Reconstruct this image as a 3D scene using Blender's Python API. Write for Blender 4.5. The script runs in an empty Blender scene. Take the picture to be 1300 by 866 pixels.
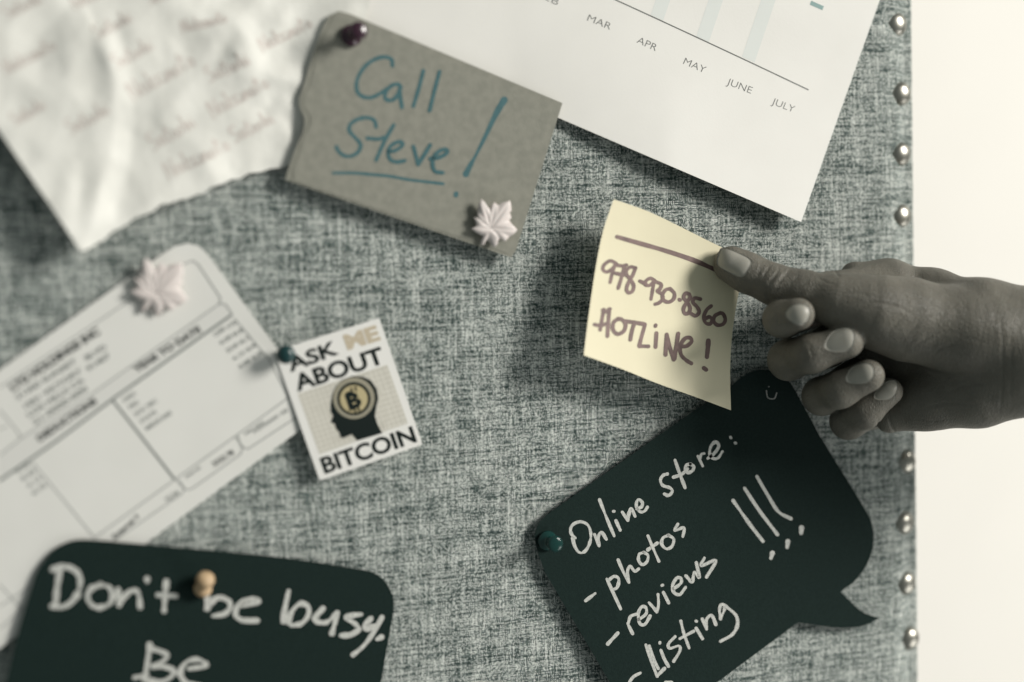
import bpy, bmesh, math, random
import numpy as np
from mathutils import Vector, Matrix, geometry

random.seed(7); rng = np.random.default_rng(7)
scene = bpy.context.scene
COL = scene.collection

# ------------------------------------------------------------------ camera
LENS, SENSOR, DIST = 50.0, 36.0, 0.68
KP = SENSOR / 1300.0 / LENS
YAW, PIT = math.radians(17), math.radians(-3)
N_C = np.array([math.sin(YAW)*math.cos(PIT), math.sin(PIT), math.cos(YAW)*math.cos(PIT)])  # board normal seen from the camera

def cam_pt(px, py, h=0.0):
    """photo position + height h (m) above the board -> camera space"""
    d = np.array([(px-650.0)*KP, -(py-433.0)*KP, -1.0])
    return d * ((-DIST*N_C[2] + h) / (d @ N_C))

_up = cam_pt(1160, 0) - cam_pt(1168, 866); _up /= np.linalg.norm(_up)
_x = np.cross(_up, N_C); _x /= np.linalg.norm(_x)
_y = -N_C
C2W = np.array([_x, _y, _up])                      # rows: world axes in camera coordinates
ORG = cam_pt(650, 433)
def c2w(p): return C2W @ (p - ORG)
def W(px, py, h=0.0):
    """point h millimetres in front of the board plane"""
    return Vector(c2w(cam_pt(px, py, h*0.001)))
NRM = Vector((0, -1, 0))

cam_d = bpy.data.cameras.new('camera'); cam = bpy.data.objects.new('camera', cam_d); COL.objects.link(cam)
cam_d.lens = LENS; cam_d.sensor_width = SENSOR; cam_d.clip_start = 0.02; cam_d.clip_end = 50
m = Matrix([[C2W[i][j] for j in range(3)] for i in range(3)]).to_4x4()
m.translation = Vector(c2w(np.zeros(3)))
cam.matrix_world = m
scene.camera = cam
cam_d.dof.use_dof = True
cam_d.dof.focus_distance = -cam_pt(838, 470, 0.004)[2]
cam_d.dof.aperture_fstop = 1.75
cam_d.dof.aperture_blades = 0

# ------------------------------------------------------------------ world and lamps
world = bpy.data.worlds.new('World'); scene.world = world; world.use_nodes = True
world.node_tree.nodes['Background'].inputs[0].default_value = (0.86, 0.96, 0.93, 1)
world.node_tree.nodes['Background'].inputs[1].default_value = 0.205
scene.view_settings.view_transform = 'Standard'; scene.view_settings.look = 'None'
scene.view_settings.exposure = 0.0; scene.view_settings.gamma = 1.0
scene.cycles.use_denoising = True

def area(name, loc, target, sx, sy, power, color):
    l = bpy.data.lights.new(name, 'AREA'); l.shape = 'RECTANGLE'; l.size = sx; l.size_y = sy
    l.energy = power; l.color = color
    o = bpy.data.objects.new(name, l); COL.objects.link(o)
    o.location = loc
    o.rotation_euler = (Vector(target) - Vector(loc)).to_track_quat('-Z', 'Y').to_euler()
    return o
KEY_DIR = Vector((0.74, -0.56, 0.36)).normalized()
area('window_light', KEY_DIR*4.0, (-0.05, 0, 0), 1.0, 1.4, 202, (1.0, 0.968, 0.905))
area('added_wall_fill', (1.9, -0.9, -1.5), (0.9, 0.8, -0.2), 1.2, 1.2, 19, (1.0, 0.978, 0.935))  # added fill lamp, only there to brighten the wall behind the board

# ------------------------------------------------------------------ helpers
def mat(name, base, rough=0.6, **kw):
    ma = bpy.data.materials.new(name); ma.use_nodes = True
    b = ma.node_tree.nodes['Principled BSDF']
    b.inputs['Base Color'].default_value = (*base, 1); b.inputs['Roughness'].default_value = rough
    for k, v in kw.items():
        b.inputs[k.replace('_', ' ')].default_value = v
    return ma
def NT(ma): return ma.node_tree, ma.node_tree.nodes['Principled BSDF']
def node(nt, kind, **kw):
    n = nt.nodes.new(kind)
    for k, v in kw.items(): setattr(n, k, v)
    return n
def mottled(name, c1, c2, rough, scale, bump=0.0, bscale=None, detail=4, dist=0.0003, spots=None):
    ma = mat(name, c1, rough); nt, b = NT(ma)
    tc = node(nt, 'ShaderNodeTexCoord')
    no = node(nt, 'ShaderNodeTexNoise'); no.inputs['Scale'].default_value = scale; no.inputs['Detail'].default_value = detail
    nt.links.new(tc.outputs['Object'], no.inputs['Vector'])
    cr = node(nt, 'ShaderNodeValToRGB'); cr.color_ramp.elements[0].position = 0.35; cr.color_ramp.elements[1].position = 0.65
    cr.color_ramp.elements[0].color = (*c1, 1); cr.color_ramp.elements[1].color = (*c2, 1)
    nt.links.new(no.outputs['Fac'], cr.inputs['Fac']); nt.links.new(cr.outputs['Color'], b.inputs['Base Color'])
    if bump:
        n2 = node(nt, 'ShaderNodeTexNoise'); n2.inputs['Scale'].default_value = bscale or scale*4; n2.inputs['Detail'].default_value = 5
        nt.links.new(tc.outputs['Object'], n2.inputs['Vector'])
        bp = node(nt, 'ShaderNodeBump'); bp.inputs['Strength'].default_value = bump; bp.inputs['Distance'].default_value = dist
        nt.links.new(n2.outputs['Fac'], bp.inputs['Height']); nt.links.new(bp.outputs['Normal'], b.inputs['Normal'])
    return ma

def thing(name, label, cat, loc, group=None):
    o = bpy.data.objects.new(name, None); COL.objects.link(o); o.location = loc
    o.empty_display_size = 0.01
    o['label'] = label; o['category'] = cat
    if group: o['group'] = group
    return o
def meshobj(name, verts, faces, ma, parent=None, smooth=False, origin=None):
    me = bpy.data.meshes.new(name)
    org = Vector(parent.location) if parent and not parent.parent else (Vector(origin) if origin is not None else Vector((0, 0, 0)))
    if parent and parent.parent: org = Vector(parent['_w']) if '_w' in parent else Vector(parent.parent.location)
    vv = np.array([tuple(v) for v in verts], dtype=float) - np.array(org)
    me.from_pydata(vv.tolist(), [], [tuple(int(i) for i in f) for f in faces])
    me.materials.append(ma)
    if smooth: me.polygons.foreach_set('use_smooth', [True]*len(me.polygons))
    me.update()
    o = bpy.data.objects.new(name, me); COL.objects.link(o)
    if parent: o.parent = parent
    elif origin is not None: o.location = origin
    return o

def catmull(pts, n=6, closed=False):
    P = [np.array(p, float) for p in pts]
    if len(P) < 3 and not closed:
        return [P[0] + (P[-1]-P[0])*t for t in np.linspace(0, 1, n+1)] if len(P) == 2 else P
    Q = [P[-1]] + P + [P[0], P[1]] if closed else [2*P[0]-P[1]] + P + [2*P[-1]-P[-2]]
    out = []
    for i in range(1, len(Q)-2):
        p0, p1, p2, p3 = Q[i-1], Q[i], Q[i+1], Q[i+2]
        for k in range(n):
            t = k/n
            out.append(0.5*((2*p1)+(-p0+p2)*t+(2*p0-5*p1+4*p2-p3)*t*t+(-p0+3*p1-3*p2+p3)*t**3))
    if not closed: out.append(P[-1])
    return out

def resample(poly, step, closed=True):
    out = []
    n = len(poly)
    for i in range(n if closed else n-1):
        a = np.array(poly[i], float); b = np.array(poly[(i+1) % n], float)
        k = max(1, int(np.linalg.norm(b-a)/step))
        for j in range(k): out.append(a+(b-a)*j/k)
    if not closed: out.append(np.array(poly[-1], float))
    return out

def inside(poly, X, Y):
    r = np.zeros(X.shape, bool); n = len(poly); j = n-1
    for i in range(n):
        xi, yi = poly[i]; xj, yj = poly[j]
        if yi != yj:
            c = ((yi > Y) != (yj > Y)) & (X < (xj-xi)*(Y-yi)/(yj-yi)+xi)
            r ^= c
        j = i
    return r

def sheet(name, outline, hf, thick, ma, parent, step=9, edge_step=6, smooth=True):
    """a sheet of real thickness; its outline and height over the board"""
    poly = resample(outline, edge_step)
    P = np.array(poly)
    gx = np.arange(P[:, 0].min(), P[:, 0].max(), step); gy = np.arange(P[:, 1].min(), P[:, 1].max(), step)
    GX, GY = np.meshgrid(gx, gy); GX = GX + rng.uniform(-.15, .15, GX.shape)*step; GY = GY + rng.uniform(-.15, .15, GY.shape)*step
    ins = inside(P, GX, GY)
    pts = np.stack([GX[ins], GY[ins]], 1)
    d = np.min(np.linalg.norm(pts[:, None, :]-P[None, :, :], axis=2), axis=1) if len(pts) else np.zeros(0)
    pts = pts[d > edge_step*0.6]
    allp = [Vector(p) for p in P] + [Vector(p) for p in pts]
    n = len(P)
    vs, es, fs, *_ = geometry.delaunay_2d_cdt(allp, [(i, (i+1) % n) for i in range(n)], [list(range(n))], 1, 1e-4)
    top = [W(v[0], v[1], hf(v[0], v[1]) + thick) for v in vs]
    bot = [W(v[0], v[1], hf(v[0], v[1])) for v in vs]
    N = len(vs)
    faces = []
    for f in fs:
        a, b, c = [top[i] for i in f[:3]]
        if (b-a).cross(c-a).dot(NRM) < 0: f = list(reversed(f))
        faces.append(tuple(f))
    cnt = {}
    for f in faces:
        for i in range(len(f)):
            cnt[(f[i], f[(i+1) % len(f)])] = 1
    border = [(a, b) for (a, b) in cnt if (b, a) not in cnt]
    fall = list(faces) + [tuple(N+i for i in reversed(f)) for f in faces]
    # side walls use their own vertices: crisp edge
    verts = top + bot
    for a, b in border:
        k = len(verts)
        verts += [top[a], top[b], bot[b], bot[a]]
        fall.append((k+1, k, k+3, k+2))
    return meshobj(name, verts, fall, ma, parent, smooth)

def ribbon_geo(strokes, w0, hf, lift=0.10, jitter=0.06):
    verts, faces = [], []
    for si, st in enumerate(strokes):
        pts = [(p[0], p[1], p[2] if len(p) > 2 else w0) for p in st]
        lf = lift + 0.025*(si % 7)
        if len(pts) == 1:
            x, y, w = pts[0]; k = len(verts)
            ph = random.random()*6
            for a in range(12):
                r = w*0.56*(1+0.12*math.sin(2*a*math.pi/6+ph))
                xx, yy = x+r*math.cos(a*math.pi/6), y+r*math.sin(a*math.pi/6)
                verts.append(W(xx, yy, hf(xx, yy)+lf))
            faces.append(tuple(k+i for i in range(12)))
            continue
        C = catmull(pts, 7)
        C = [c for i, c in enumerate(C) if i == 0 or np.linalg.norm(c[:2]-C[i-1][:2]) > 0.05]
        C = np.array(C)
        T = np.gradient(C[:, :2], axis=0); T /= (np.linalg.norm(T, axis=1)[:, None]+1e-9)
        rows = []
        ww = C[:, 2]*(1+jitter*np.interp(np.arange(len(C)), np.arange(0, len(C)+6, 3), rng.normal(0, 1, len(np.arange(0, len(C)+6, 3)))))
        def row(c, t, w, back=0):
            nn = np.array([-t[1], t[0]])
            cc = c - t*back
            return [cc + nn*w/2, cc, cc - nn*w/2]
        for f, bk in ((0.35, .5), (0.75, .33), (0.94, .15)):
            rows.append(row(C[0, :2], T[0], ww[0]*f, ww[0]*bk))
        for i in range(len(C)): rows.append(row(C[i, :2], T[i], ww[i]))
        for f, bk in ((0.94, -.15), (0.75, -.33), (0.35, -.5)):
            rows.append(row(C[-1, :2], T[-1], ww[-1]*f, ww[-1]*bk))
        k = len(verts)
        for r in rows:
            for q in r: verts.append(W(q[0], q[1], hf(q[0], q[1])+lf))
        for i in range(len(rows)-1):
            for j in range(2):
                a = k+i*3+j
                faces.append((a, a+1, a+4, a+3))
    return verts, faces
def ribbon(name, strokes, w0, hf, ma, parent, lift=0.10, jitter=0.06, org=(0, 0), s=1.0):
    ss = [[(org[0]+p[0]/s, org[1]+p[1]/s) + tuple(p[2:]) for p in st] for st in strokes]
    v, f = ribbon_geo(ss, w0, hf, lift, jitter)
    return meshobj(name, v, f, ma, parent)
def flat(name, polys, hf, ma, parent, lift=0.08, step=10):
    """flat print: filled shapes lying on a sheet"""
    verts, faces = [], []
    for pi, poly in enumerate(polys):
        pts = resample(poly, step)
        k = len(verts)
        vs, es, fs, *_ = geometry.delaunay_2d_cdt([Vector(p) for p in pts], [(i, (i+1) % len(pts)) for i in range(len(pts))], [list(range(len(pts)))], 1, 1e-4)
        verts += [W(v[0], v[1], hf(v[0], v[1])+lift) for v in vs]
        for f in fs: faces.append(tuple(k+i for i in f))
    return meshobj(name, verts, faces, ma, parent)
def text(name, body, p0, p1, cap, hf, ma, parent, bold=0.0, lift=0.1, slant=None):
    """printed line of type from p0 to p1 (baseline ends), cap height in the same units"""
    cu = bpy.data.curves.new('type', 'FONT'); cu.body = body; cu.size = 1.0; cu.offset = bold; cu.resolution_u = 4
    ob = bpy.data.objects.new('type', cu); COL.objects.link(ob)
    bpy.context.view_layer.update()
    dg = bpy.context.evaluated_depsgraph_get()
    me = ob.evaluated_get(dg).to_mesh()
    co = np.array([v.co[:2] for v in me.vertices]); fs = [tuple(p.vertices) for p in me.polygons]
    ob.evaluated_get(dg).to_mesh_clear()
    bpy.data.objects.remove(ob); bpy.data.curves.remove(cu)
    x0, x1 = co[:, 0].min(), co[:, 0].max()
    p0 = np.array(p0, float); p1 = np.array(p1, float)
    d = p1-p0; L = np.linalg.norm(d); u = d/L; vup = np.array([u[1], -u[0]]) if slant is None else np.array(slant)/np.linalg.norm(slant)
    capu = 0.73
    P = p0 + np.outer((co[:, 0]-x0)/(x1-x0)*L, u) + np.outer(co[:, 1]/capu*cap, vup)
    return meshobj(name, [W(x, y, hf(x, y)+lift) for x, y in P], fs, ma, parent)

def lathe(name, prof, base, axis, ma, parent, seg=28):
    """prof: (radius mm, height mm) along axis from base"""
    axis = Vector(axis).normalized()
    a = axis.orthogonal().normalized(); b = axis.cross(a)
    verts, faces = [], []
    for r, h in prof:
        for i in range(seg):
            t = 2*math.pi*i/seg
            verts.append(Vector(base)+axis*h*.001+(a*math.cos(t)+b*math.sin(t))*r*.001)
    for j in range(len(prof)-1):
        for i in range(seg):
            faces.append((j*seg+i, j*seg+(i+1) % seg, (j+1)*seg+(i+1) % seg, (j+1)*seg+i))
    faces.append(tuple(reversed(range(seg)))); faces.append(tuple(range((len(prof)-1)*seg, len(prof)*seg)))
    o = meshobj(name, verts, faces, ma, parent, True)
    o.data.polygons[len(faces)-2].use_smooth = False
    return o

# ------------------------------------------------------------------ materials
def fabric_material():
    ma = mat('heather_linen', (.3, .3, .3), 0.95); nt, b = NT(ma)
    L = nt.links.new
    def math_(op, a, b_=None, c=None):
        n = node(nt, 'ShaderNodeMath', operation=op)
        for i, v in enumerate((a, b_, c)):
            if v is None: continue
            if isinstance(v, (int, float)): n.inputs[i].default_value = v
            else: L(v, n.inputs[i])
        return n.outputs[0]
    def comb(x, y, z=0.0):
        n = node(nt, 'ShaderNodeCombineXYZ')
        for i, v in enumerate((x, y, z)):
            if isinstance(v, (int, float)): n.inputs[i].default_value = v
            else: L(v, n.inputs[i])
        return n.outputs[0]
    def noise(v, detail=2.0, rough=0.5):
        n = node(nt, 'ShaderNodeTexNoise'); n.inputs['Scale'].default_value = 1; n.inputs['Detail'].default_value = detail
        n.inputs['Roughness'].default_value = rough
        L(v, n.inputs['Vector']); return n.outputs['Fac']
    tc = node(nt, 'ShaderNodeTexCoord'); sp = node(nt, 'ShaderNodeSeparateXYZ'); L(tc.outputs['Object'], sp.inputs[0])
    # slight waviness of the threads
    wob = noise(comb(math_('MULTIPLY', sp.outputs[0], 60), math_('MULTIPLY', sp.outputs[2], 60)), 2)
    wob = math_('MULTIPLY', math_('SUBTRACT', wob, 0.5), 0.0012)
    p = 0.00054
    u = math_('DIVIDE', math_('ADD', sp.outputs[0], wob), p); v = math_('DIVIDE', math_('ADD', sp.outputs[2], wob), p)
    iu = math_('FLOOR', u); iv = math_('FLOOR', v)
    warp = math_('ADD', math_('MULTIPLY', noise(comb(math_('MULTIPLY', iu, 7.313), math_('MULTIPLY', v, 0.034), 3.0), 1), 0.75),
                 math_('MULTIPLY', noise(comb(math_('MULTIPLY', u, 0.42), math_('MULTIPLY', v, 0.016), 9.0), 2.5, .6), 0.42))
    weft = math_('ADD', math_('MULTIPLY', noise(comb(math_('MULTIPLY', u, 0.034), math_('MULTIPLY', iv, 5.713), 17.0), 1), 0.75),
                 math_('MULTIPLY', noise(comb(math_('MULTIPLY', u, 0.016), math_('MULTIPLY', v, 0.42), 31.0), 2.5, .6), 0.42))
    big = math_('MULTIPLY', math_('ADD', noise(comb(math_('MULTIPLY', u, 0.008), math_('MULTIPLY', v, 0.09), 50), 2), noise(comb(math_('MULTIPLY', u, 0.09), math_('MULTIPLY', v, 0.008), 70), 2)), 0.5)
    wn = node(nt, 'ShaderNodeTexWhiteNoise'); wn.noise_dimensions = '2D'; L(comb(iu, iv), wn.inputs[0])
    mask = math_('MODULO', math_('ABSOLUTE', math_('ADD', iu, iv)), 2.0)
    mx = node(nt, 'ShaderNodeMix', data_type='FLOAT'); L(mask, mx.inputs[0]); L(warp, mx.inputs[2]); L(weft, mx.inputs[3])
    val = mx.outputs[0]
    val = math_('ADD', val, math_('MULTIPLY', math_('SUBTRACT', wn.outputs[0], 0.5), 0.25))
    val = math_('ADD', val, -0.052)
    val = math_('ADD', val, math_('MULTIPLY', math_('SUBTRACT', mask, 0.5), 0.10))
    val = math_('ADD', val, math_('MULTIPLY', math_('SUBTRACT', big, 0.5), 0.28))
    cr = node(nt, 'ShaderNodeValToRGB'); L(val, cr.inputs['Fac'])
    e = cr.color_ramp.elements
    e[0].position = 0.412; e[0].color = (.018, .040, .037, 1)
    e[1].position = 0.67; e[1].color = (.70, .725, .685, 1)
    m2 = e.new(0.53); m2.color = (.212, .250, .236, 1)
    L(cr.outputs['Color'], b.inputs['Base Color'])
    fu = math_('SINE', math_('MULTIPLY', math_('FRACT', u), math.pi)); fv = math_('SINE', math_('MULTIPLY', math_('FRACT', v), math.pi))
    hx = node(nt, 'ShaderNodeMix', data_type='FLOAT'); L(mask, hx.inputs[0]); L(fu, hx.inputs[2]); L(fv, hx.inputs[3])
    bp = node(nt, 'ShaderNodeBump'); bp.inputs['Strength'].default_value = 0.7; bp.inputs['Distance'].default_value = 0.00022
    L(hx.outputs[0], bp.inputs['Height']); L(bp.outputs['Normal'], b.inputs['Normal'])
    return ma
M_FAB = fabric_material()
M_WALL = mottled('painted_wall', (.73, .712, .67), (.742, .724, .682), 0.8, 12, 0.15, 90)
M_NAIL = mat('brushed_nickel', (.36, .35, .31), 0.34, Metallic=1.0)
M_PAPER = mottled('white_paper', (.735, .722, .685), (.76, .747, .71), 0.55, 30, 0.15, 900, dist=.0002)
M_FORM = mottled('form_paper', (.71, .705, .67), (.73, .725, .69), 0.6, 40, 0.1, 900)
M_CRUM = mottled('crumpled_paper', (.69, .685, .64), (.735, .73, .685), 0.65, 60, 0.5, 160, dist=.0006)
M_BOARD = mottled('grey_cardboard', (.225, .225, .190), (.265, .262, .222), 0.9, 260, 0.5, 1400, dist=.0003)
M_NOTE = mottled('yellow_note_paper', (.715, .66, .475), (.735, .68, .49), 0.6, 50, 0.1, 1200)
M_BLACK = mottled('black_card', (.0055, .0150, .0130), (.0085, .0200, .0175), 0.85, 900, 0.6, 1800, dist=.0002)
M_BLACK.node_tree.nodes['Principled BSDF'].inputs['Specular IOR Level'].default_value = 0.18
M_STICK = mottled('glossy_card', (.76, .75, .72), (.78, .77, .74), 0.4, 40)
I_BLUE = mottled('blue_marker_ink', (.028, .102, .115), (.045, .130, .145), 0.6, 400)
I_BROWN = mottled('brown_marker_ink', (.140, .090, .082), (.21, .138, .125), 0.55, 260)
I_CHALK = mottled('white_chalk', (.36, .37, .35), (.66, .66, .62), 0.9, 1300, 0.4, 2000)
I_SILVER = mottled('silver_pen_ink', (.42, .43, .41), (.60, .60, .56), 0.5, 900, 0.4, 1800)
I_PINK = mottled('faded_pink_ink', (.58, .525, .485), (.63, .58, .54), 0.7, 300)
I_GREY = mat('grey_print', (.10, .105, .10), 0.6)
I_FORM = mat('form_print', (.20, .215, .205), 0.6)
I_FORM_L = mat('pale_form_print', (.36, .37, .355), 0.6)
I_BAND = mat('form_band_tint', (.675, .67, .64), 0.6)
I_DARK = mat('black_print', (.008, .014, .013), 0.8, Specular_IOR_Level=0.15)
I_TAN = mat('tan_print', (.50, .43, .32), 0.6)
I_GRID = mat('grid_tint', (.55, .53, .465), 0.6)
I_GRIDL = mat('grid_lines', (.70, .68, .62), 0.6)
I_RING = mat('ring_print', (.30, .28, .21), 0.5)
I_GOLD = mat('coin_print', (.46, .39, .22), 0.5)
I_BAR = mat('chart_bar_tint', (.665, .69, .665), 0.6)
I_TEAL = mat('teal_print', (.22, .34, .33), 0.6)
P_PURPLE = mat('purple_plastic', (.034, .013, .024), 0.2)
P_TEAL = mat('dark_teal_plastic', (.008, .040, .042), 0.3)
P_GREEN = mat('dark_green_plastic', (.007, .038, .034), 0.14)
P_WOOD = mottled('tan_wood', (.44, .30, .17), (.56, .41, .25), 0.5, 300)
P_LEAF = mat('pale_pink_resin', (.66, .60, .575), 0.45, Subsurface_Weight=0.15, Subsurface_Radius=(.002, .0015, .0015))
M_STEEL = mat('pin_steel', (.6, .6, .58), 0.25, Metallic=1.0)

# ------------------------------------------------------------------ structure: wall
wl = meshobj('wall', [(-3, .75, -2.2), (4, .75, -2.2), (4, .75, 2.2), (-3, .75, 2.2), (-3, .85, -2.2), (4, .85, -2.2), (4, .85, 2.2), (-3, .85, 2.2)],
        [(0, 1, 2, 3), (7, 6, 5, 4), (0, 4, 5, 1), (3, 2, 6, 7), (1, 5, 6, 2), (0, 3, 7, 4)], M_WALL)
wl['kind'] = 'structure'

# ------------------------------------------------------------------ pinboard
NAILS = [(1136, -48), (1138, 31), (1144, 119), (1144, 196), (1145, 274), (1147, 352), (1149, 430), (1151, 509), (1152, 587), (1148, 664), (1151, 741), (1157, 812), (1158, 886)]
XE = W(1160, 433).x                   # silhouette of the edge (world x)
XE = (W(1160, 10, -6.8).x + W(1168, 860, -6.8).x)/2
nail_w = [W(px, py, -4.2) for px, py in NAILS]
def prof(e):
    """height (mm) of the cover at e mm from the edge"""
    xs = [-1, 0, .5, 1.2, 3, 6.5, 8.5, 11, 14, 18, 24, 40]
    ys = [-13, -10, -8.2, -7.4, -7.0, -6.7, -5.6, -3.7, -1.9, -.7, -.1, 0]
    return float(np.interp(e, xs, ys))
_es = np.concatenate([np.arange(0, 3, .25), np.arange(3, 30, .6)])
_raw = np.array([prof(e) for e in _es]); _sm = _raw.copy()
for _ in range(4): _sm[1:-1] = .25*_sm[:-2]+.5*_sm[1:-1]+.25*_sm[2:]
def cover_h(x, z):
    e = (XE - x)*1000
    if e > 30: return 0.0
    h = float(np.interp(e, _es, _sm))
    for n in nail_w:
        dz = (z-n.z)*1000; dx = (x-n.x)*1000
        if abs(dz) < 16 and abs(dx) < 22:
            h -= 1.5*math.exp(-(dz/4.2)**2-(dx/7.0)**2)
            h -= 0.9*math.exp(-(dz/2.0)**2)*math.exp(-((dx+7)/6.0)**2)      # tuck running in from the nail
    h += 0.35*math.sin(z*1000*0.55+1.3*math.sin(z*210))*math.exp(-((e-9)/6.0)**2)
    return h
board = thing('pinboard', 'grey heather linen pinboard with a padded edge and a row of metal nails', 'pinboard', (0, 0, 0))
xs = list(np.arange(-0.42, XE-0.030, 0.02)) + list(np.arange(XE-0.030, XE-0.003, 0.0012)) + list(np.arange(XE-0.003, XE+.0001, 0.0004))
xs = [x for x in xs if x <= XE] + [XE]
zs = list(np.arange(-0.30, 0.30, 0.0018))
verts = []; faces = []
for z in zs:
    for x in xs: verts.append((x, -cover_h(x, z)*.001, z))
    verts.append((XE-.001, .020, z)); verts.append((XE-.004, .026, z))
nx = len(xs)+2
for j in range(len(zs)-1):
    for i in range(nx-1): faces.append((j*nx+i, j*nx+i+1, (j+1)*nx+i+1, (j+1)*nx+i))
meshobj('fabric_cover', verts, faces, M_FAB, board, True)
bk = [(-.42, .022, -.30), (XE-.003, .022, -.30), (XE-.003, .022, .30), (-.42, .022, .30), (-.42, .03, -.30), (XE-.003, .03, -.30), (XE-.003, .03, .30), (-.42, .03, .30)]
meshobj('backing_panel', bk, [(0, 1, 2, 3), (7, 6, 5, 4), (0, 4, 5, 1), (3, 2, 6, 7), (1, 5, 6, 2), (0, 3, 7, 4)], P_WOOD, board)
for i, n in enumerate(nail_w):
    ax = Vector((0.22+random.uniform(-.08, .08), -1, random.uniform(-.07, .07))).normalized()
    R = 6.3+random.uniform(-.2, .2); H = 3.6
    prof_n = [(R*math.cos(t), H*math.sin(t)+.0) for t in np.linspace(0, math.pi/2-.04, 10)]
    prof_n = [(R*.92, -1.6), (R*1.0, -1.1)] + prof_n
    y = max(-cover_h(n.x, n.z), 6.2)*.001 - .0016
    lathe('upholstery_nail', prof_n, (n.x, y, n.z), ax, M_NAIL, board)

# ------------------------------------------------------------------ chart sheet
def h_chart(x, y):
    # distance above the lower edge of the sheet (px), along its own up direction
    d = ((x-1017)*0.405+(y-282)*-0.914)
    t = max(0.0, 1-d/210.0)
    r = (x-700)/320.0; q = min(1.0, max(0.0, (x-650)/200.0))
    return 1.6 + 6.4*t*t*q + 1.2*max(0, r)*t
chart = thing('chart_sheet', 'white printed bar chart sheet with month names along its axis', 'paper', W(760, 150))
sheet('paper', [(400, 17), (1017, 282), (1117, 0), (1215, -276), (640, -420), (420, -60)], h_chart, 0.18, M_PAPER, chart, 14, 10)
hc = lambda x, y: h_chart(x, y)+.18
ribbon('axis_line', [[(700, -36), (775, -3), (860, 36), (950, 78), (1026, 114)]], 1.5, hc, I_GREY, chart, .05, 0)
for (x, y), w in (((768, -7), 15), ((826, 19), 16), ((884, 46), 16), ((942, 72), 16), ):
    flat('chart_bar', [[(x, y), (x+w, y+w*.46), (x+w+75, y+w*.46-222), (x+75, y-222)]], hc, I_BAR, chart, .04)
flat('chart_marker', [[(1030, 1), (1046, 8), (1044, 13), (1028, 6)]], hc, I_TEAL, chart, .06)
for b_, p0, p1 in (('FEB', (683, -5), (707, 7)), ('MAR', (745, 26), (774, 38)), ('APR', (808, 54), (832, 65)), ('MAY', (867, 81), (894, 93)), ('JUNE', (922, 107), (953, 119)), ('JULY', (979, 132), (1007, 143))):
    text('month_name', b_, p0, p1, 9.2, hc, I_GREY, chart, -0.012, .07)

# ------------------------------------------------------------------ crumpled sheet
folds = []
for k in range(48):
    a = rng.uniform(0, math.pi); cx, cy = rng.uniform(-20, 420), rng.uniform(-60, 300)
    folds.append((math.cos(a), math.sin(a), cx, cy, rng.uniform(-1, 1)*1.5, rng.uniform(35, 130), rng.uniform(.03, .16)))
def crease(x, y, pts, amp, wl_, wr):
    """one-sided ridge along a polyline"""
    best = 1e9; sd = 0
    for (ax, ay), (bx, by) in zip(pts[:-1], pts[1:]):
        dx, dy = bx-ax, by-ay; L2 = dx*dx+dy*dy
        t = min(1, max(0, ((x-ax)*dx+(y-ay)*dy)/L2)); qx, qy = x-(ax+t*dx), y-(ay+t*dy)
        d = math.hypot(qx, qy)
        if d < best: best = d; sd = dx*qy-dy*qx
    w = wl_ if sd > 0 else wr
    return amp*max(0.0, 1-best/w)
CELLS = [(rng.uniform(-130, 480), rng.uniform(-130, 340), rng.uniform(.6, 1.4)) for _ in range(75)]
def h_crum(x, y):
    h = 3.0 + 5.0*min(1.0, max(0.0, (370-x)/150.0))
    for c, s, cx, cy, am, ext, sl in folds:
        d = (x-cx)*c+(y-cy)*s; q = -(x-cx)*s+(y-cy)*c
        h += am*max(0.0, 1-abs(d)/(ext*.35))*max(0, 1-abs(q)/ext)
    h += crease(x, y, [(128, 55), (143, 90), (146, 150), (140, 200), (105, 320)], 1.7, 60, 26)
    h += crease(x, y, [(85, 60), (85, 110), (70, 180)], .7, 34, 30)
    h += crease(x, y, [(290, 20), (315, 50), (325, 90), (390, 110)], 1.5, 30, 22)
    h += crease(x, y, [(215, 140), (250, 100), (300, 95)], .9, 30, 24)
    h += crease(x, y, [(170, 40), (235, 25), (300, 30), (345, -30)], 1.1, 26, 26)
    h += crease(x, y, [(360, 100), (385, 60), (440, 20)], .8, 26, 26)
    h += 0.026*min(w*math.hypot(x-cx, (y-cy)) for cx, cy, w in CELLS)
    # lower-left corner lifts off the board
    d = math.hypot((x-60)/170, (y-300)/170)
    h += 9*max(0, 1-d)**1.5
    h += 5*max(0.0, min(1.0, (150-x)/220.0))
    return max(1.2, h)
crum = thing('crumpled_sheet', 'crumpled white paper with a torn lower edge and rows of faded pink handwriting', 'paper', W(180, 120))
tear = [(115, 315), (124, 309), (132, 305), (143, 294), (152, 290), (163, 284), (172, 276), (186, 272), (195, 268), (206, 259), (214, 259), (228, 254), (240, 252), (252, 246), (256, 247), (268, 238), (284, 233), (293, 228), (305, 227), (316, 220), (330, 219), (344, 214), (360, 213), (385, 200), (420, 180)]
sheet('paper', [(0, 168), (30, 212), (62, 258), (92, 303), (99, 316), (106, 319)] + tear + [(450, 90), (470, 0), (470, -90), (200, -120), (-110, -60), (-90, 40)], h_crum, 0.2, M_CRUM, crum, 5, 5, smooth=True)
hs = lambda x, y: h_crum(x, y)+.22
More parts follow.
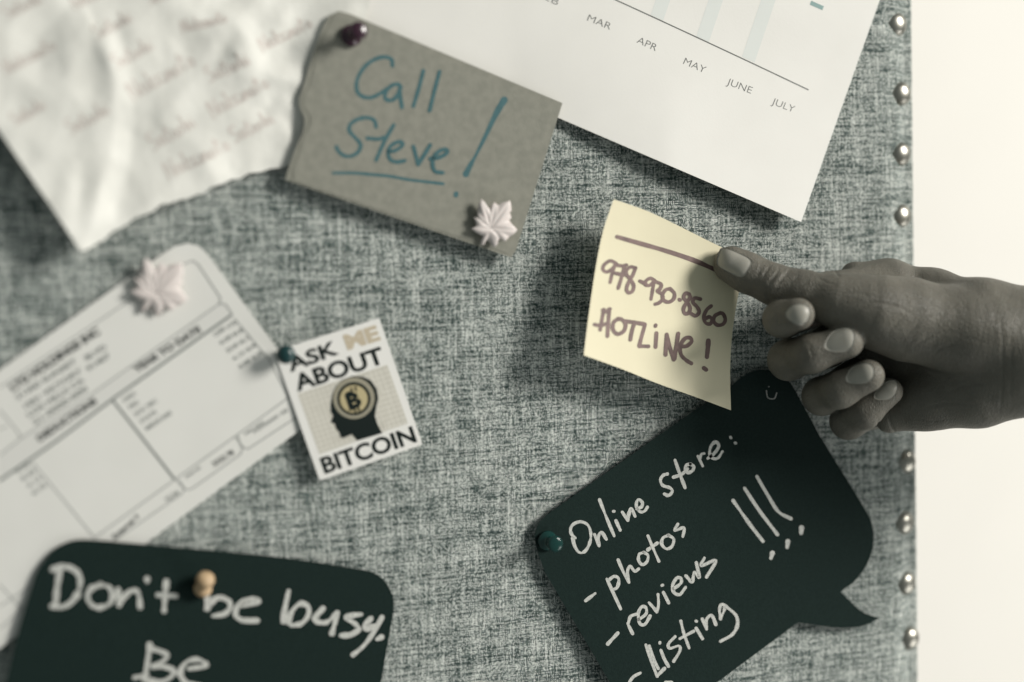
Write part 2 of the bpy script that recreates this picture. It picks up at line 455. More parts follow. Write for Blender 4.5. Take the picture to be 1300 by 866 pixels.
# two scribbled words, unit box about 0..10 wide, 0..2.4 high (y up)
S1 = [[(1.0, 2.3), (.2, 2.2), (.1, 1.6), (.8, 1.1), (.9, .4), (0, .1)], [(2.1, 1.1), (1.5, 1.1), (1.4, .3), (2.0, .3), (2.1, 1.1), (2.3, .2)], [(3.0, 2.1), (2.9, .2), (3.2, .1)], [(2.5, 1.4), (3.4, 1.5)], [(3.9, 1.0), (3.6, .5), (4.0, .1), (4.4, .6), (3.9, 1.0)], [(5.3, 1.1), (4.8, .9), (5.2, .5), (4.7, .1)], [(5.8, 2.2), (5.8, .1), (6.1, .9), (6.5, .9), (6.5, .1)], [(7.0, .9), (7.1, .1)], [(7.0, 1.5)]]
S2 = [[(0, 0), (.2, 2.1), (1.0, .1), (1.3, 2.2)], [(2.3, 1.1), (1.7, 1.1), (1.6, .3), (2.2, .3), (2.3, 1.1), (2.5, .2)], [(3.0, 2.2), (3.0, .1)], [(3.7, 1.2), (3.0, .6), (3.8, .1)], [(4.7, 1.1), (4.1, 1.0), (4.1, .2), (4.7, .4), (4.8, .1)], [(5.2, .1), (5.3, 1.0), (5.6, .2), (5.8, 1.0), (6.1, .9), (6.2, .1)], [(6.9, 1.0), (6.5, .5), (6.9, .1), (7.3, .6), (6.9, 1.0)], [(7.8, 2.0), (7.8, .1)], [(7.4, 1.4), (8.3, 1.5)], [(8.9, 1.0), (8.5, .5), (8.9, .1), (9.3, .6), (8.9, 1.0)]]
for (x, y, w, L, a) in ((10, 25, S1, 55, 27), (96, 12, S2, 60, 25), (125, 50, S1, 55, 28), (150, 88, S1, 58, 29), (171, 128, S2, 78, 30), (92, 172, S1, 62, 30),
                        (232, 42, S2, 50, 14), (268, 105, S1, 62, 25), (335, 66, S2, 60, 27), (272, 150, S2, 70, 29), (197, 192, S1, 68, 31), (300, 182, S1, 62, 28), (216, 228, S2, 74, 26), (10, 95, S2, 60, 28), (20, 160, S1, 50, 30), (190, 8, S1, 60, 24)):
    ca, sa = math.cos(math.radians(a)), math.sin(math.radians(a)); k = L/8.0
    st = [[(x+(px*ca-py*sa*1.3)*k, y-(px*sa+py*ca*1.15)*k) for px, py in s_] for s_ in w]
    ribbon('handwriting', st, 2.6, hs, I_PINK, crum, .05, .15)

# ------------------------------------------------------------------ check stub form
def h_form(x, y):
    return 2.4 + 1.0*max(0, (x-240)/140.0) + 0.6*math.sin((x*.8+y)*.011)
form = thing('pay_form', 'white printed pay form with rounded corners, ruled boxes and a deductions heading', 'paper', W(150, 500))
f_out = [(-60, 512), (0, 469), (205, 323), (222, 313), (238, 309), (252, 312), (264, 323), (356, 448), (403, 523), (385, 543), (185, 690), (0, 823), (-60, 866)]
sheet('paper', f_out, h_form, 0.15, M_FORM, form, 14, 8)
hf_ = lambda x, y: h_form(x, y)+.15
flat('heading_band', [[(0, 579), (27, 556), (120, 498), (278, 386), (288, 388), (293, 399), (147, 504), (72, 560), (0, 610)]], hf_, I_BAND, form, .03)
thin = [[(0, 492), (137, 400), (236, 334), (245, 331), (252, 336), (280, 378), (279, 386)], [(0, 578), (27, 556), (120, 498), (278, 386), (286, 386), (294, 397), (292, 403)],
        [(0, 545), (8, 541)], [(0, 521), (20, 545), (27, 556)], [(298, 405), (342, 457), (366, 505)],
        [(366, 505), (300, 553), (222, 609), (120, 683)], [(302, 553), (306, 567), (315, 570), (376, 530)], [(227, 609), (236, 622), (243, 621), (305, 577), (309, 568), (300, 556)],
        [(225, 611), (234, 621), (231, 627), (144, 687)], [(41, 587), (80, 634), (120, 683)], [(0, 770), (36, 746)], [(0, 798), (30, 771)], [(0, 743), (27, 773)]]
def poly_lines(name, lines, w, ma):
    for l in lines:
        if ma is I_FORM and w < 2: ma = I_FORM_L
        segs = []
        for a, b in zip(l[:-1], l[1:]): segs.append([a, b])
        ribbon(name, segs, w, hf_, ma, form, .06, 0)
poly_lines('ruled_line', thin, 1.8, I_FORM)
poly_lines('ruled_line', [[(294, 400), (147, 504), (72, 560), (0, 610)], [(143, 508), (222, 609)]], 3.4, I_FORM)
text('heading', 'LTG HOLDINGS INC', (16, 497), (128, 423), 9.8, hf_, I_GREY, form, .06)
text('heading', 'DEDUCTIONS', (50, 561), (124, 511), 8.5, hf_, I_GREY, form, .06)
text('heading', 'YEAR TO DATE', (172, 474), (256, 420), 8.5, hf_, I_GREY, form, .06)
for b_, p0, p1 in (('21300 SUNSET', (22, 508), (98, 460)), ('BLVD', (110, 458), (136, 442)), ('1001 VICTORY', (33, 519), (105, 472)), ('91407', (112, 472), (141, 453)), ('LOS HILLS CA', (37, 530), (108, 484)), ('21-0000-000', (44, 540), (112, 495))):
    text('address_line', b_, p0, p1, 6.8, hf_, I_FORM, form, .03)
for i, b_ in enumerate(('DESC', 'FED', 'SOC SEC', 'STATE', 'MEDICARE')):
    x, y = 158+i*7.2, 511+i*9.0
    text('form_entry', b_, (x, y), (x+len(b_)*4.0, y-len(b_)*2.7), 5.5, hf_, I_FORM, form, .02)
for i in range(5):
    x, y = 273+i*8.0, 428+i*10.2
    text('form_entry', ('CURR', '0.00', '25.60', '4.15', '0.00')[i], (x, y), (x+14, y-9.5), 5.5, hf_, I_FORM, form, .02)
    x, y = 289+i*8.3, 419+i*9.6
    text('form_entry', ('YTD', '99.20', '45.12', '18.40', '6.35')[i], (x, y), (x+13, y-9), 5.5, hf_, I_FORM, form, .02)
for i in range(4):
    x, y = 22+i*7, 602+i*9
    text('form_entry', ('9.55', '8.20', '4.15', '0.75')[i], (x, y), (x+17, y-12), 5.5, hf_, I_FORM, form, .02)
for b_, p0, p1, c in (('12.34', (212, 637), (228, 627), 6), ('3333.78', (272, 593), (298, 576), 7), ('CHECK NO.', (236, 608), (256, 594), 3.5), ('XXXXXXX 123', (322, 551), (366, 522), 4.5), ('NET PAY', (312, 553), (336, 536), 3.5), ('External $', (146, 685), (178, 657), 7)):
    text('form_entry', b_, p0, p1, c, hf_, I_FORM if c != 7 else I_GREY, form, .03)

# ------------------------------------------------------------------ grey cardboard
def h_card(x, y): return 5.2 - 0.8*((x-362)/350.0) + 1.2*max(0, (y-230)/100.0)
cb = thing('cardboard_note', 'grey cardboard piece with blue marker words and a rough torn left side', 'card', W(540, 170))
torn = [(362, 228), (366, 215), (371, 200), (377, 184), (384, 170), (387, 158), (386, 148), (381, 137), (380, 126), (386, 108), (391, 90), (398, 68), (404, 50), (411, 32), (418, 20), (430, 14)]
sheet('board', torn + [(445, 18), (714, 131), (708, 150), (678, 245), (655, 318), (649, 327), (640, 324)], h_card, 2.0, M_BOARD, cb, 14, 5)
# frayed top ply along the torn side, a little inside
ply = [(x+6+2*math.sin(i*1.7), y-1) for i, (x, y) in enumerate(torn[1:-2])]
sheet('top_ply', ply + [(424, 19)] + [(445, 22), (706, 133), (645, 322), (372, 229)], lambda x, y: h_card(x, y)+2.0, .25, M_BOARD, cb, 14, 5)
hcb = lambda x, y: h_card(x, y)+2.25
O, S = (400, 50), 4.123
blue = lambda st, w=5.0: ribbon('handwriting', st, w, hcb, I_BLUE, cb, .05, .07, O, S)
blue([[(405, 138), (400, 105), (370, 93), (330, 98), (280, 125), (240, 170), (218, 225), (222, 275), (250, 300), (290, 305), (330, 290), (375, 260)],
      [(450, 250), (435, 236), (405, 240), (375, 268), (365, 300), (380, 318), (410, 315), (435, 285), (447, 245)], [(447, 245), (445, 290), (455, 355)],
      [(567, 165), (545, 250), (515, 350)], [(652, 170), (625, 270), (600, 372)]])
blue([[(320, 460), (310, 425), (275, 410), (225, 418), (185, 445), (180, 480), (210, 515), (238, 550), (225, 590), (185, 612), (145, 605), (115, 575), (113, 562)],
      [(412, 448), (365, 530), (320, 632)], [(275, 518), (330, 522), (365, 512)], [(385, 588), (420, 582), (455, 558), (455, 540), (430, 538), (395, 560), (383, 595), (395, 630), (430, 642), (470, 635)],
      [(515, 560), (528, 610), (540, 655)], [(540, 655), (575, 600), (603, 553)], [(605, 625), (650, 618), (690, 595), (688, 578), (660, 580), (625, 610), (615, 650), (628, 690), (668, 698)]])
blue([[(95, 700), (200, 700), (300, 708), (400, 718), (500, 736), (670, 756)]], 3.8)
blue([[(990, 318, 8.5), (950, 385, 7.5), (890, 510, 5), (840, 610, 4.5), (815, 655, 6), (790, 705, 9)], [(738, 812, 6.5)]])

# ------------------------------------------------------------------ small square card (coin and head)
def h_stick(x, y): return 4.2 + 2.5*(((x-348)*.3+(y-446)*.95)/175.0)**2
stk = thing('coin_card', 'small square white card with a head silhouette and bold black lettering', 'card', W(440, 505))
cc = [(348, 446), (477, 405), (481, 404), (483, 408), (535, 560), (536, 564), (532, 566), (410, 609), (406, 609), (404, 605)]
sheet('card', cc, h_stick, .4, M_STICK, stk, 10, 6)
hk = lambda x, y: h_stick(x, y)+.4
ZO = np.array((330., 390.)); ZS = 3.765
def Z(x, y): return (ZO[0]+x/ZS, ZO[1]+y/ZS)
def UV(u, v): return Z(68+500*u+218*v, 211-158*u+614*v)
flat('grid_panel', [[UV(.075, .35), UV(.93, .345), UV(.93, .80), UV(.075, .82)]], hk, I_GRID, stk, .04)
ribbon('grid_line', [[UV(u, .352), UV(u, .80)] for u in np.linspace(.12, .9, 18)] + [[UV(.08, v), UV(.93, v-.003)] for v in np.linspace(.385, .79, 12)], .9, hk, I_GRIDL, stk, .06, 0)
head = [(345, 420), (338, 470), (338, 500), (350, 520), (344, 535), (338, 550), (360, 560), (362, 578), (380, 600), (384, 620), (398, 626), (440, 608), (455, 625), (466, 638), (585, 603), (563, 560), (550, 520), (556, 480), (566, 435), (558, 390), (530, 350), (490, 332), (440, 330), (395, 347), (362, 380)]
flat('head_print', [[Z(*p) for p in head]], hk, I_DARK, stk, .25, 5)
def ell(cx, cy, r, n=40): return [Z(cx+r*math.cos(2*math.pi*i/n), cy+r*1.0*math.sin(2*math.pi*i/n)) for i in range(n)]
flat('ring_print', [ell(449, 435, 99)], hk, I_RING, stk, .30, 5)
flat('ring_print', [ell(449, 438, 80)], hk, I_DARK, stk, .35, 5)
flat('coin_print', [ell(449, 439, 66)], hk, I_GOLD, stk, .40, 5)
text('coin_letter', 'B', Z(427, 488), Z(490, 466), 19, hk, I_DARK, stk, .06, .46)
ribbon('coin_letter', [[Z(412, 412), Z(440, 403)], [Z(430, 492), Z(452, 484)], [Z(436, 388), Z(440, 403)], [Z(456, 382), Z(460, 397)], [Z(452, 484), Z(457, 500)], [Z(470, 478), Z(475, 494)]], 2.2, hk, I_DARK, stk, .50, 0)
vdir = np.array(UV(0, 0))-np.array(UV(0, 1))
for b_, u0, u1, v0, v1, cp, ma_, bo in (('ASK', .075, .555, .180, .158, 18.5, I_DARK, .03), ('ME', .635, .955, .150, .150, 19, I_TAN, .05), ('ABOUT', .078, .925, .330, .322, 21.5, I_DARK, .03), ('BITCOIN', .062, .955, .968, .945, 21, I_DARK, .03)):
    text('card_lettering', b_, UV(u0, v0), UV(u1, v1), cp, hk, ma_, stk, bo, .08, vdir)

# ------------------------------------------------------------------ black rounded card
def h_busy(x, y): return 4.5 + 2.0*(y-690)/200.0
busy = thing('black_rounded_card', 'black card with rounded corners and thick white chalk handwriting, pinned at the lower left', 'card', W(260, 800))
b_out = catmull([(8, 866), (24, 800), (38, 752), (48, 724), (66, 700), (86, 688), (108, 685), (160, 689), (260, 698), (360, 708), (452, 722), (478, 729), (494, 746), (500, 768), (494, 808), (484, 866), (474, 930), (440, 985), (240, 990), (30, 965), (0, 920)], 4, True)
sheet('card', [tuple(p) for p in b_out], h_busy, .5, M_BLACK, busy, 16, 6)
hb = lambda x, y: h_busy(x, y)+.5
O1, O2, S5 = (40, 690), (240, 690), 4.92
ch = lambda st, w, o: ribbon('handwriting', st, w, hb, I_CHALK, busy, .06, .19, o, S5)
ch([[(135, 162), (170, 147), (230, 148), (285, 180), (305, 235), (290, 310), (245, 370), (190, 397), (130, 392)], [(178, 160), (160, 280), (150, 385)],
    [(430, 258), (370, 285), (350, 340), (385, 390), (430, 400), (490, 375), (505, 320), (480, 270), (430, 258)], [(540, 290), (545, 340), (548, 385)], [(548, 380), (600, 312), (650, 292), (672, 330), (678, 395)],
    [(722, 225), (722, 238)], [(842, 240), (835, 320), (828, 420)], [(790, 322), (900, 328)]], 6.6, O1)
ch([[(118, 290), (105, 410)], [(115, 410), (150, 355), (200, 338), (252, 365), (252, 410), (215, 442), (150, 452)], [(340, 385), (425, 368), (435, 350), (370, 348), (310, 385), (290, 440), (330, 478), (425, 482)],
    [(622, 298), (600, 400), (588, 488)], [(620, 492), (640, 430), (690, 378), (742, 392), (745, 450), (700, 500), (640, 512)], [(835, 408), (790, 460), (800, 488), (860, 492), (915, 440)], [(925, 435), (910, 500), (893, 560)],
    [(1075, 442), (980, 460), (1035, 500), (1060, 535), (1010, 570), (950, 575)], [(1135, 470), (1098, 510), (1112, 535), (1160, 510)], [(1205, 462), (1150, 560), (1090, 640), (1025, 695)], [(1175, 598), (1202, 585)]], 6.4, O2)
ch([[(738, 635), (728, 720), (715, 800)], [(740, 655), (800, 672), (852, 702), (810, 742), (760, 770)], [(760, 768), (840, 772), (892, 802), (850, 850), (780, 866), (700, 850)], [(645, 838), (720, 822)],
    [(985, 782), (1095, 762), (1040, 725), (970, 740), (930, 800), (945, 850), (990, 880), (1060, 890)]], 6.4, O1)

# ------------------------------------------------------------------ black speech bubble card
def h_bub(x, y): return 3.0 + 2.5*max(0, (y-640)/220.0)
bub = thing('speech_bubble_card', 'black speech bubble card listing online store tasks in silver pen', 'card', W(900, 680))
corner = lambda pts: [tuple(p) for p in catmull(pts, 4)]
bb = corner([(695, 653), (684, 664), (679, 680), (682, 699), (692, 727)]) + [(774, 866), (800, 910)] + corner([(800, 910), (820, 935), (845, 930), (870, 898)]) + [(911, 866), (1004, 797)] + \
     corner([(1004, 797), (1012, 791), (1028, 792), (1055, 796), (1090, 796), (1117, 785)]) + corner([(1117, 785), (1097, 778), (1082, 766), (1067, 751)]) + \
     corner([(1067, 751), (1086, 737), (1102, 714), (1109, 688), (1106, 662), (1092, 636)]) + [(1040, 552), (1012, 500)] + corner([(1012, 500), (1000, 482), (980, 471), (960, 470), (941, 479), (925, 493)]) + [(879, 523), (715, 639)]
_c = []
for p in bb:
    if not _c or math.dist(p, _c[-1]) > .5: _c.append((float(p[0]), float(p[1])))
sheet('card', _c, h_bub, .5, M_BLACK, bub, 16, 6)
hbb = lambda x, y: h_bub(x, y)+.5
sv = lambda st, w, o, s: ribbon('handwriting', st, w, hbb, I_SILVER, bub, .06, .13, o, s)
A, As = (700, 540), 4.331; B, Bs = (730, 640), 3.833; C_, Cs = (660, 470), 2.187
sv([[(132, 620), (112, 600), (105, 572), (120, 545), (160, 530), (200, 548), (217, 595), (210, 650), (185, 692), (155, 700), (130, 668), (116, 620)], [(237, 600), (262, 662)], [(262, 660), (258, 615), (275, 588), (302, 626)],
    [(265, 410), (300, 500), (345, 608)], [(355, 525), (378, 576)], [(343, 473)], [(390, 478), (420, 522)], [(420, 520), (428, 480), (440, 458), (460, 500)],
    [(470, 460), (495, 448), (500, 425), (480, 408), (468, 425), (470, 455), (490, 476), (512, 472), (528, 450)]], 3.9, A, As)
sv([[(637, 268), (615, 275), (600, 300), (612, 330), (650, 343), (665, 362), (645, 386), (622, 378)], [(680, 192), (700, 250), (735, 343)], [(672, 285), (715, 270), (748, 240)],
    [(765, 213), (742, 220), (735, 245), (750, 260), (775, 250), (783, 228), (765, 213)], [(806, 170), (832, 224)], [(815, 185), (825, 160), (840, 155)],
    [(860, 182), (895, 155), (920, 115), (905, 92), (880, 110), (870, 150), (885, 180), (915, 180), (940, 145)], [(986, 67)], [(1012, 98)]], 3.8, A, As)
sv([[(52, 470), (98, 435)], [(155, 365), (185, 430), (222, 510)], [(160, 374), (190, 352), (213, 365), (205, 405), (180, 418)], [(210, 272), (235, 330), (262, 380)], [(262, 378), (255, 330), (268, 302), (290, 327), (310, 315)],
    [(335, 235), (312, 245), (310, 275), (328, 295), (350, 280), (355, 250), (335, 235)], [(355, 155), (380, 215), (408, 278)], [(355, 222), (400, 190)], [(455, 152), (428, 165), (422, 195), (445, 218), (472, 205), (480, 170), (455, 152)], [(500, 98), (484, 130), (530, 115), (525, 158)]], 3.9, B, Bs)
sv([[(160, 680), (208, 628)], [(255, 580), (280, 630)], [(258, 584), (270, 548), (297, 536)], [(310, 562), (345, 535), (345, 505), (325, 500), (308, 532), (315, 580), (340, 585), (365, 545)], [(360, 480), (382, 504), (398, 525)], [(398, 525), (406, 490), (404, 440)],
    [(430, 430), (455, 480)], [(425, 395)], [(480, 412), (515, 385), (515, 362), (495, 360), (475, 395), (482, 430), (510, 440), (538, 405)], [(540, 350), (570, 378), (580, 330), (605, 358), (590, 285)], [(630, 262), (614, 300), (685, 275), (640, 355)]], 4.0, B, Bs)
sv([[(265, 866), (285, 840), (318, 822)], [(345, 685), (370, 760), (400, 838)], [(400, 836), (435, 800)], [(362, 690), (385, 760), (405, 800)], [(418, 712), (435, 755), (455, 790)], [(413, 675)], [(487, 645), (455, 680), (462, 702), (505, 690), (510, 715), (480, 765)],
    [(515, 570), (530, 630), (555, 700)], [(510, 655), (578, 618)], [(590, 605), (620, 655)], [(590, 570)], [(620, 560), (640, 608)], [(640, 605), (640, 562), (665, 542), (685, 585)],
    [(708, 558), (703, 515), (715, 488), (750, 510), (785, 545), (790, 590), (765, 635), (708, 668)], [(708, 556), (725, 520), (728, 500)], [(440, 866), (470, 868)]], 3.9, B, Bs)
sv([[(592, 362), (640, 430), (675, 475)], [(624, 328), (665, 390), (715, 456)], [(658, 295), (690, 350), (718, 393), (752, 412)], [(697, 522, 4), (701, 508, 7)], [(742, 492, 4), (744, 476, 6)], [(781, 452, 5), (782, 438, 8)]], 4.2, C_, Cs)
sv([[(976, 491, 1.2)], [(973, 496), (975, 505), (983, 506), (986, 499)]], 1.0, (0, 0), 1.0)

# ------------------------------------------------------------------ yellow note held by the thumb
def h_note(x, y):
    s = (x-741)/200.0
    s = max(-.1, min(1.15, s))
    t = (y-253-0.43*(x-779))/200.0
    return 21 - 10*s - 7.0*s*(1-s) + 4.0*t*t*(1-s*.6) - 5*max(0, s-.6)*t
note = thing('yellow_note', 'yellow square sticky note with a brown marker phone number, lifted by the thumb', 'sticky note', W(840, 390, 15))
n_out = corner([(779, 253), (822, 268), (868, 290), (906, 309), (945, 327)])[:-1] + corner([(945, 327), (938, 370), (930, 420), (927, 470), (928, 521)])[:-1] + corner([(928, 521), (880, 503), (835, 487), (788, 468), (741, 451)])[:-1] + corner([(741, 451), (748, 395), (757, 335), (766, 292), (779, 253)])[:-1]
sheet('paper', n_out, h_note, .14, M_NOTE, note, 7, 6)
hn = lambda x, y: h_note(x, y)+.16
Nn, Ns = (740, 280), 4.33
br = lambda st, w: ribbon('handwriting', st, w, hn, I_BROWN, note, .06, .06, Nn, Ns)
br([[(188, 90), (300, 122), (450, 165), (600, 215), (700, 258), (760, 285)]], 5.8)
br([[(183, 235), (150, 222), (118, 243), (110, 268), (130, 283), (160, 268), (183, 238)], [(180, 235), (162, 290), (150, 340)], [(190, 246), (220, 250), (240, 245)], [(228, 260), (208, 330), (195, 372)], [(180, 290), (225, 300)],
    [(290, 260), (262, 256), (240, 275), (242, 300), (264, 325), (280, 360), (272, 390), (250, 396), (241, 376), (252, 340), (275, 300), (290, 262)], [(315, 333), (345, 348)],
    [(395, 330), (370, 318), (345, 335), (345, 355), (370, 355), (395, 332)], [(392, 330), (384, 380), (375, 432)], [(400, 337), (430, 350), (425, 375), (410, 388), (435, 405), (440, 430), (420, 452), (398, 460)],
    [(480, 375), (455, 382), (437, 412), (447, 440), (475, 448), (500, 430), (503, 400), (480, 375)], [(533, 436)],
    [(585, 405), (565, 400), (555, 425), (575, 450), (590, 482), (580, 510), (558, 508), (555, 480), (572, 450), (590, 422), (585, 405)], [(645, 432), (615, 427), (605, 450), (628, 475), (640, 503), (620, 524), (595, 512)],
    [(705, 470), (680, 492), (665, 530), (675, 563), (700, 568), (710, 545), (695, 530), (675, 540)], [(755, 508), (725, 525), (720, 555), (740, 575), (770, 570), (783, 545), (772, 515), (755, 508)]], 4.6)
br([[(115, 492), (105, 545), (95, 600)], [(145, 490), (140, 560), (135, 635)], [(65, 572), (100, 577), (140, 562)], [(112, 494), (130, 500), (148, 487)], [(195, 540), (170, 560), (166, 598), (190, 624), (225, 608), (235, 572), (217, 546), (195, 540)],
    [(225, 552), (280, 560), (340, 570)], [(285, 560), (270, 610), (262, 655)], [(342, 572), (325, 630), (310, 688)], [(312, 690), (360, 692)], [(400, 578)], [(405, 620), (400, 695)], [(462, 627), (458, 685), (455, 738)], [(462, 632), (480, 700), (500, 765)], [(503, 760), (515, 690), (525, 622)],
    [(538, 692), (570, 690), (598, 665), (588, 645), (560, 650), (535, 690), (540, 738), (568, 768), (595, 785)], [(690, 662, 6.5), (687, 705, 6), (682, 750, 5)], [(666, 812, 5.5), (677, 820, 5.5)]], 5.0)

# ------------------------------------------------------------------ pins
def pushpin(px, py, h, ma, label, tilt=(0, 0), sc=1.0, profile=None):
    base = W(px, py, h)
    t = thing('push_pin', label, 'pin', base)
    ax = Vector((tilt[0], -1, tilt[1])).normalized()
    pr = profile or [(0.6, 0), (4.4, .1), (4.9, .7), (4.9, 1.6), (4.4, 2.2), (3.0, 2.7), (2.3, 4.0), (2.2, 6.0), (2.5, 8.0), (3.2, 9.6), (3.9, 10.4), (4.1, 11.2), (3.8, 12.0), (2.8, 12.5), (.4, 12.7)]
    lathe('head', [(r*sc, z*sc) for r, z in pr], base, ax, ma, t, 32)
    lathe('needle', [(.45, -6), (.5, 0)], base, ax, M_STEEL, t, 10)
    return t
ball = [(1.6, 0), (2.2, .8), (2.1, 2.5), (2.8, 3.6), (3.8, 4.6), (4.3, 6.0), (4.4, 7.3), (4.0, 8.8), (3.0, 9.9), (1.6, 10.5), (.2, 10.7)]
pushpin(445, 46, h_card(445, 46)+2.3, P_PURPLE, 'dark purple glossy push pin at the upper corner of the grey cardboard', sc=1.0, tilt=(.15, .08))
pushpin(360, 449, h_stick(360, 449)+.4, P_TEAL, 'dark teal round pin on the corner of the coin card', sc=.98, profile=ball)
pushpin(694, 686, h_bub(694, 686)+.5, P_GREEN, 'clear green push pin at the left corner of the speech bubble card', sc=.98, tilt=(.05, .02))
bead = [(1.4, 0), (2.6, .6), (3.9, 1.8), (4.3, 3.2), (4.0, 4.8), (2.9, 5.9), (2.7, 6.6), (3.3, 7.4), (4.1, 8.6), (4.4, 10.2), (4.0, 11.9), (2.8, 13.0), (.3, 13.5)]
pushpin(256, 753, hb(256, 753), P_WOOD, 'tan wooden push pin above the chalk words on the black card', sc=.95, tilt=(.22, 1.15), profile=bead)

LO = [(310, 185), (345, 222), (375, 268), (400, 285), (425, 240), (455, 220), (475, 248), (498, 250), (530, 225), (575, 218), (620, 205), (628, 260), (636, 312), (618, 332), (642, 385), (612, 412), (640, 455), (692, 515), (650, 560), (600, 590), (552, 635), (512, 605), (482, 612), (478, 652), (450, 690), (425, 680), (395, 640), (368, 612), (350, 630), (330, 666), (295, 660), (300, 620), (320, 572), (280, 552), (230, 522), (190, 490), (246, 468), (244, 430), (222, 368), (262, 385), (266, 310), (280, 230)]
VE = [((310, 185)), ((455, 225)), ((622, 208)), ((690, 515)), ((552, 632)), ((192, 490)), ((225, 370))]
def leaf_pin(px, py, h, scale, rot, label):
    base = W(px, py, h)
    t = thing('leaf_pin', label, 'pin', base, 'leaf shaped pins')
    c = np.array((400., 490.)); k = scale*0.045   # mm per traced unit
    ol = np.array(resample(LO, 14)) - c
    cr_, sr = math.cos(rot), math.sin(rot)
    def lift(p, f):
        d = min(np.linalg.norm(p - (np.array(v)-c)*np.clip((p @ (np.array(v)-c))/((np.array(v)-c) @ (np.array(v)-c)), 0, 1)) for v in VE)
        r = np.linalg.norm(p)
        return 1.0 + .45*min(1, d/34.0)**.8 - .5*max(0, (d-26)/30.) + r*0.0035 - 1.3*f**5
    verts, faces = [], []
    NR = 14; n = len(ol)
    def add(p, z):
        x, zz = p[0]*k, -p[1]*k
        verts.append(base + Vector((x*cr_-zz*sr, -z, x*sr+zz*cr_))*.001)
    z0 = 3.0
    for j in range(NR+1):
        f = j/NR
        for p in ol:
            q = p*max(.02, f); add(q, z0+lift(q, f))
    for j in range(NR):
        for i in range(n): faces.append((j*n+i, (j+1)*n+i, (j+1)*n+(i+1) % n, j*n+(i+1) % n))
    kk = len(verts)
    for p in ol: add(p*.97, z0-.6)
    for i in range(n): faces.append((NR*n+i, kk+i, kk+(i+1) % n, NR*n+(i+1) % n))
    for p in ol: add(p*.02, z0-.9)
    for i in range(n): faces.append((kk+i, kk+n+i, kk+n+(i+1) % n, kk+(i+1) % n))
    meshobj('leaf', verts, faces, P_LEAF, t, True)
    lathe('peg', [(1.0, -1), (1.3, 0), (1.4, z0)], base, NRM, P_LEAF, t, 14)
leaf_pin(620, 290, h_card(620, 290)+2.3, 0.99, 0.0, 'pale pink leaf shaped pin at the lower corner of the grey cardboard')
leaf_pin(195, 372, 2.2, 1.12, -.12, 'pale pink leaf shaped pin near the rounded corner of the pay form')

# ------------------------------------------------------------------ hand (camera-space millimetres, built as one distance field)
def HP(px, py, h): return cam_pt(px, py, h*.001)*1000.0
def smin(a, b, k):
    h = np.maximum(k-np.abs(a-b), 0)/k
    return np.minimum(a, b) - h*h*k*0.25
class Field:
    def __init__(s, X, Y, Zz): s.P = (X, Y, Zz)
    def cap(s, a, b, ra, rb, flat_=None):
        X, Y, Zz = s.P
        d = b-a; L2 = d @ d
        t = np.clip(((X-a[0])*d[0]+(Y-a[1])*d[1]+(Zz-a[2])*d[2])/L2, 0, 1).astype(np.float32)
        t = t.astype(np.float32)
        return np.sqrt((X-a[0]-t*d[0])**2+(Y-a[1]-t*d[1])**2+(Zz-a[2]-t*d[2])**2) - (ra+(rb-ra)*t)
    def chain(s, js, k=3.0):
        r = None
        for (a, ra), (b, rb) in zip(js[:-1], js[1:]):
            c = s.cap(a, b, ra, rb); r = c if r is None else smin(r, c, k)
        return r
DH = -9.0
J = lambda x, y, h, r: (HP(x, y, h+DH), r)
CH = dict(
    thumb=[J(929, 336, 28, 9.0), J(950, 347, 32, 8.9), J(982, 361, 39, 9.1), J(1020, 371, 46, 9.8), J(1062, 383, 55, 11.8), J(1110, 396, 62, 15.5)],
    thenar=[J(1095, 392, 58, 14.5), J(1150, 405, 62, 18.5), J(1205, 418, 68, 18.5), J(1260, 425, 80, 16)],
    index=[J(1112, 362, 26, 9.5), J(1050, 388, 30, 8.8), J(994, 405, 38, 8.6), J(992, 405, 50, 8.1), J(1013, 399, 60, 7.7)],
    middle=[J(1112, 410, 22, 10), J(1050, 440, 28, 9.8), J(1001, 457, 36, 9.4), J(1030, 449, 55, 8.8), J(1075, 434, 64, 7.9)],
    ring=[J(1125, 455, 24, 10), J(1080, 485, 28, 9.2), J(1043, 503, 38, 8.8), J(1066, 495, 56, 8.3), J(1102, 477, 65, 7.7)],
    little=[J(1150, 500, 30, 9), J(1110, 522, 32, 8), J(1077, 535, 38, 8.3), J(1097, 523, 52, 7.7), J(1129, 497, 58, 6.5)],
    radial=[J(1085, 350, 34, 7.0), J(1128, 356, 38, 9.0), J(1185, 372, 50, 10.5), J(1250, 392, 72, 12.5), J(1330, 420, 82, 18), J(1430, 428, 94, 21), J(1600, 430, 112, 25)],
    ulnar=[J(1130, 528, 44, 8.5), J(1180, 508, 54, 13.5), J(1240, 495, 66, 17), J(1300, 478, 78, 17.5), J(1430, 475, 94, 20), J(1600, 470, 112, 25)],
    palm=[J(1120, 440, 28, 15), J(1170, 445, 40, 18), J(1230, 450, 58, 22), J(1300, 447, 80, 22), J(1430, 450, 96, 26), J(1600, 450, 112, 30)],
)
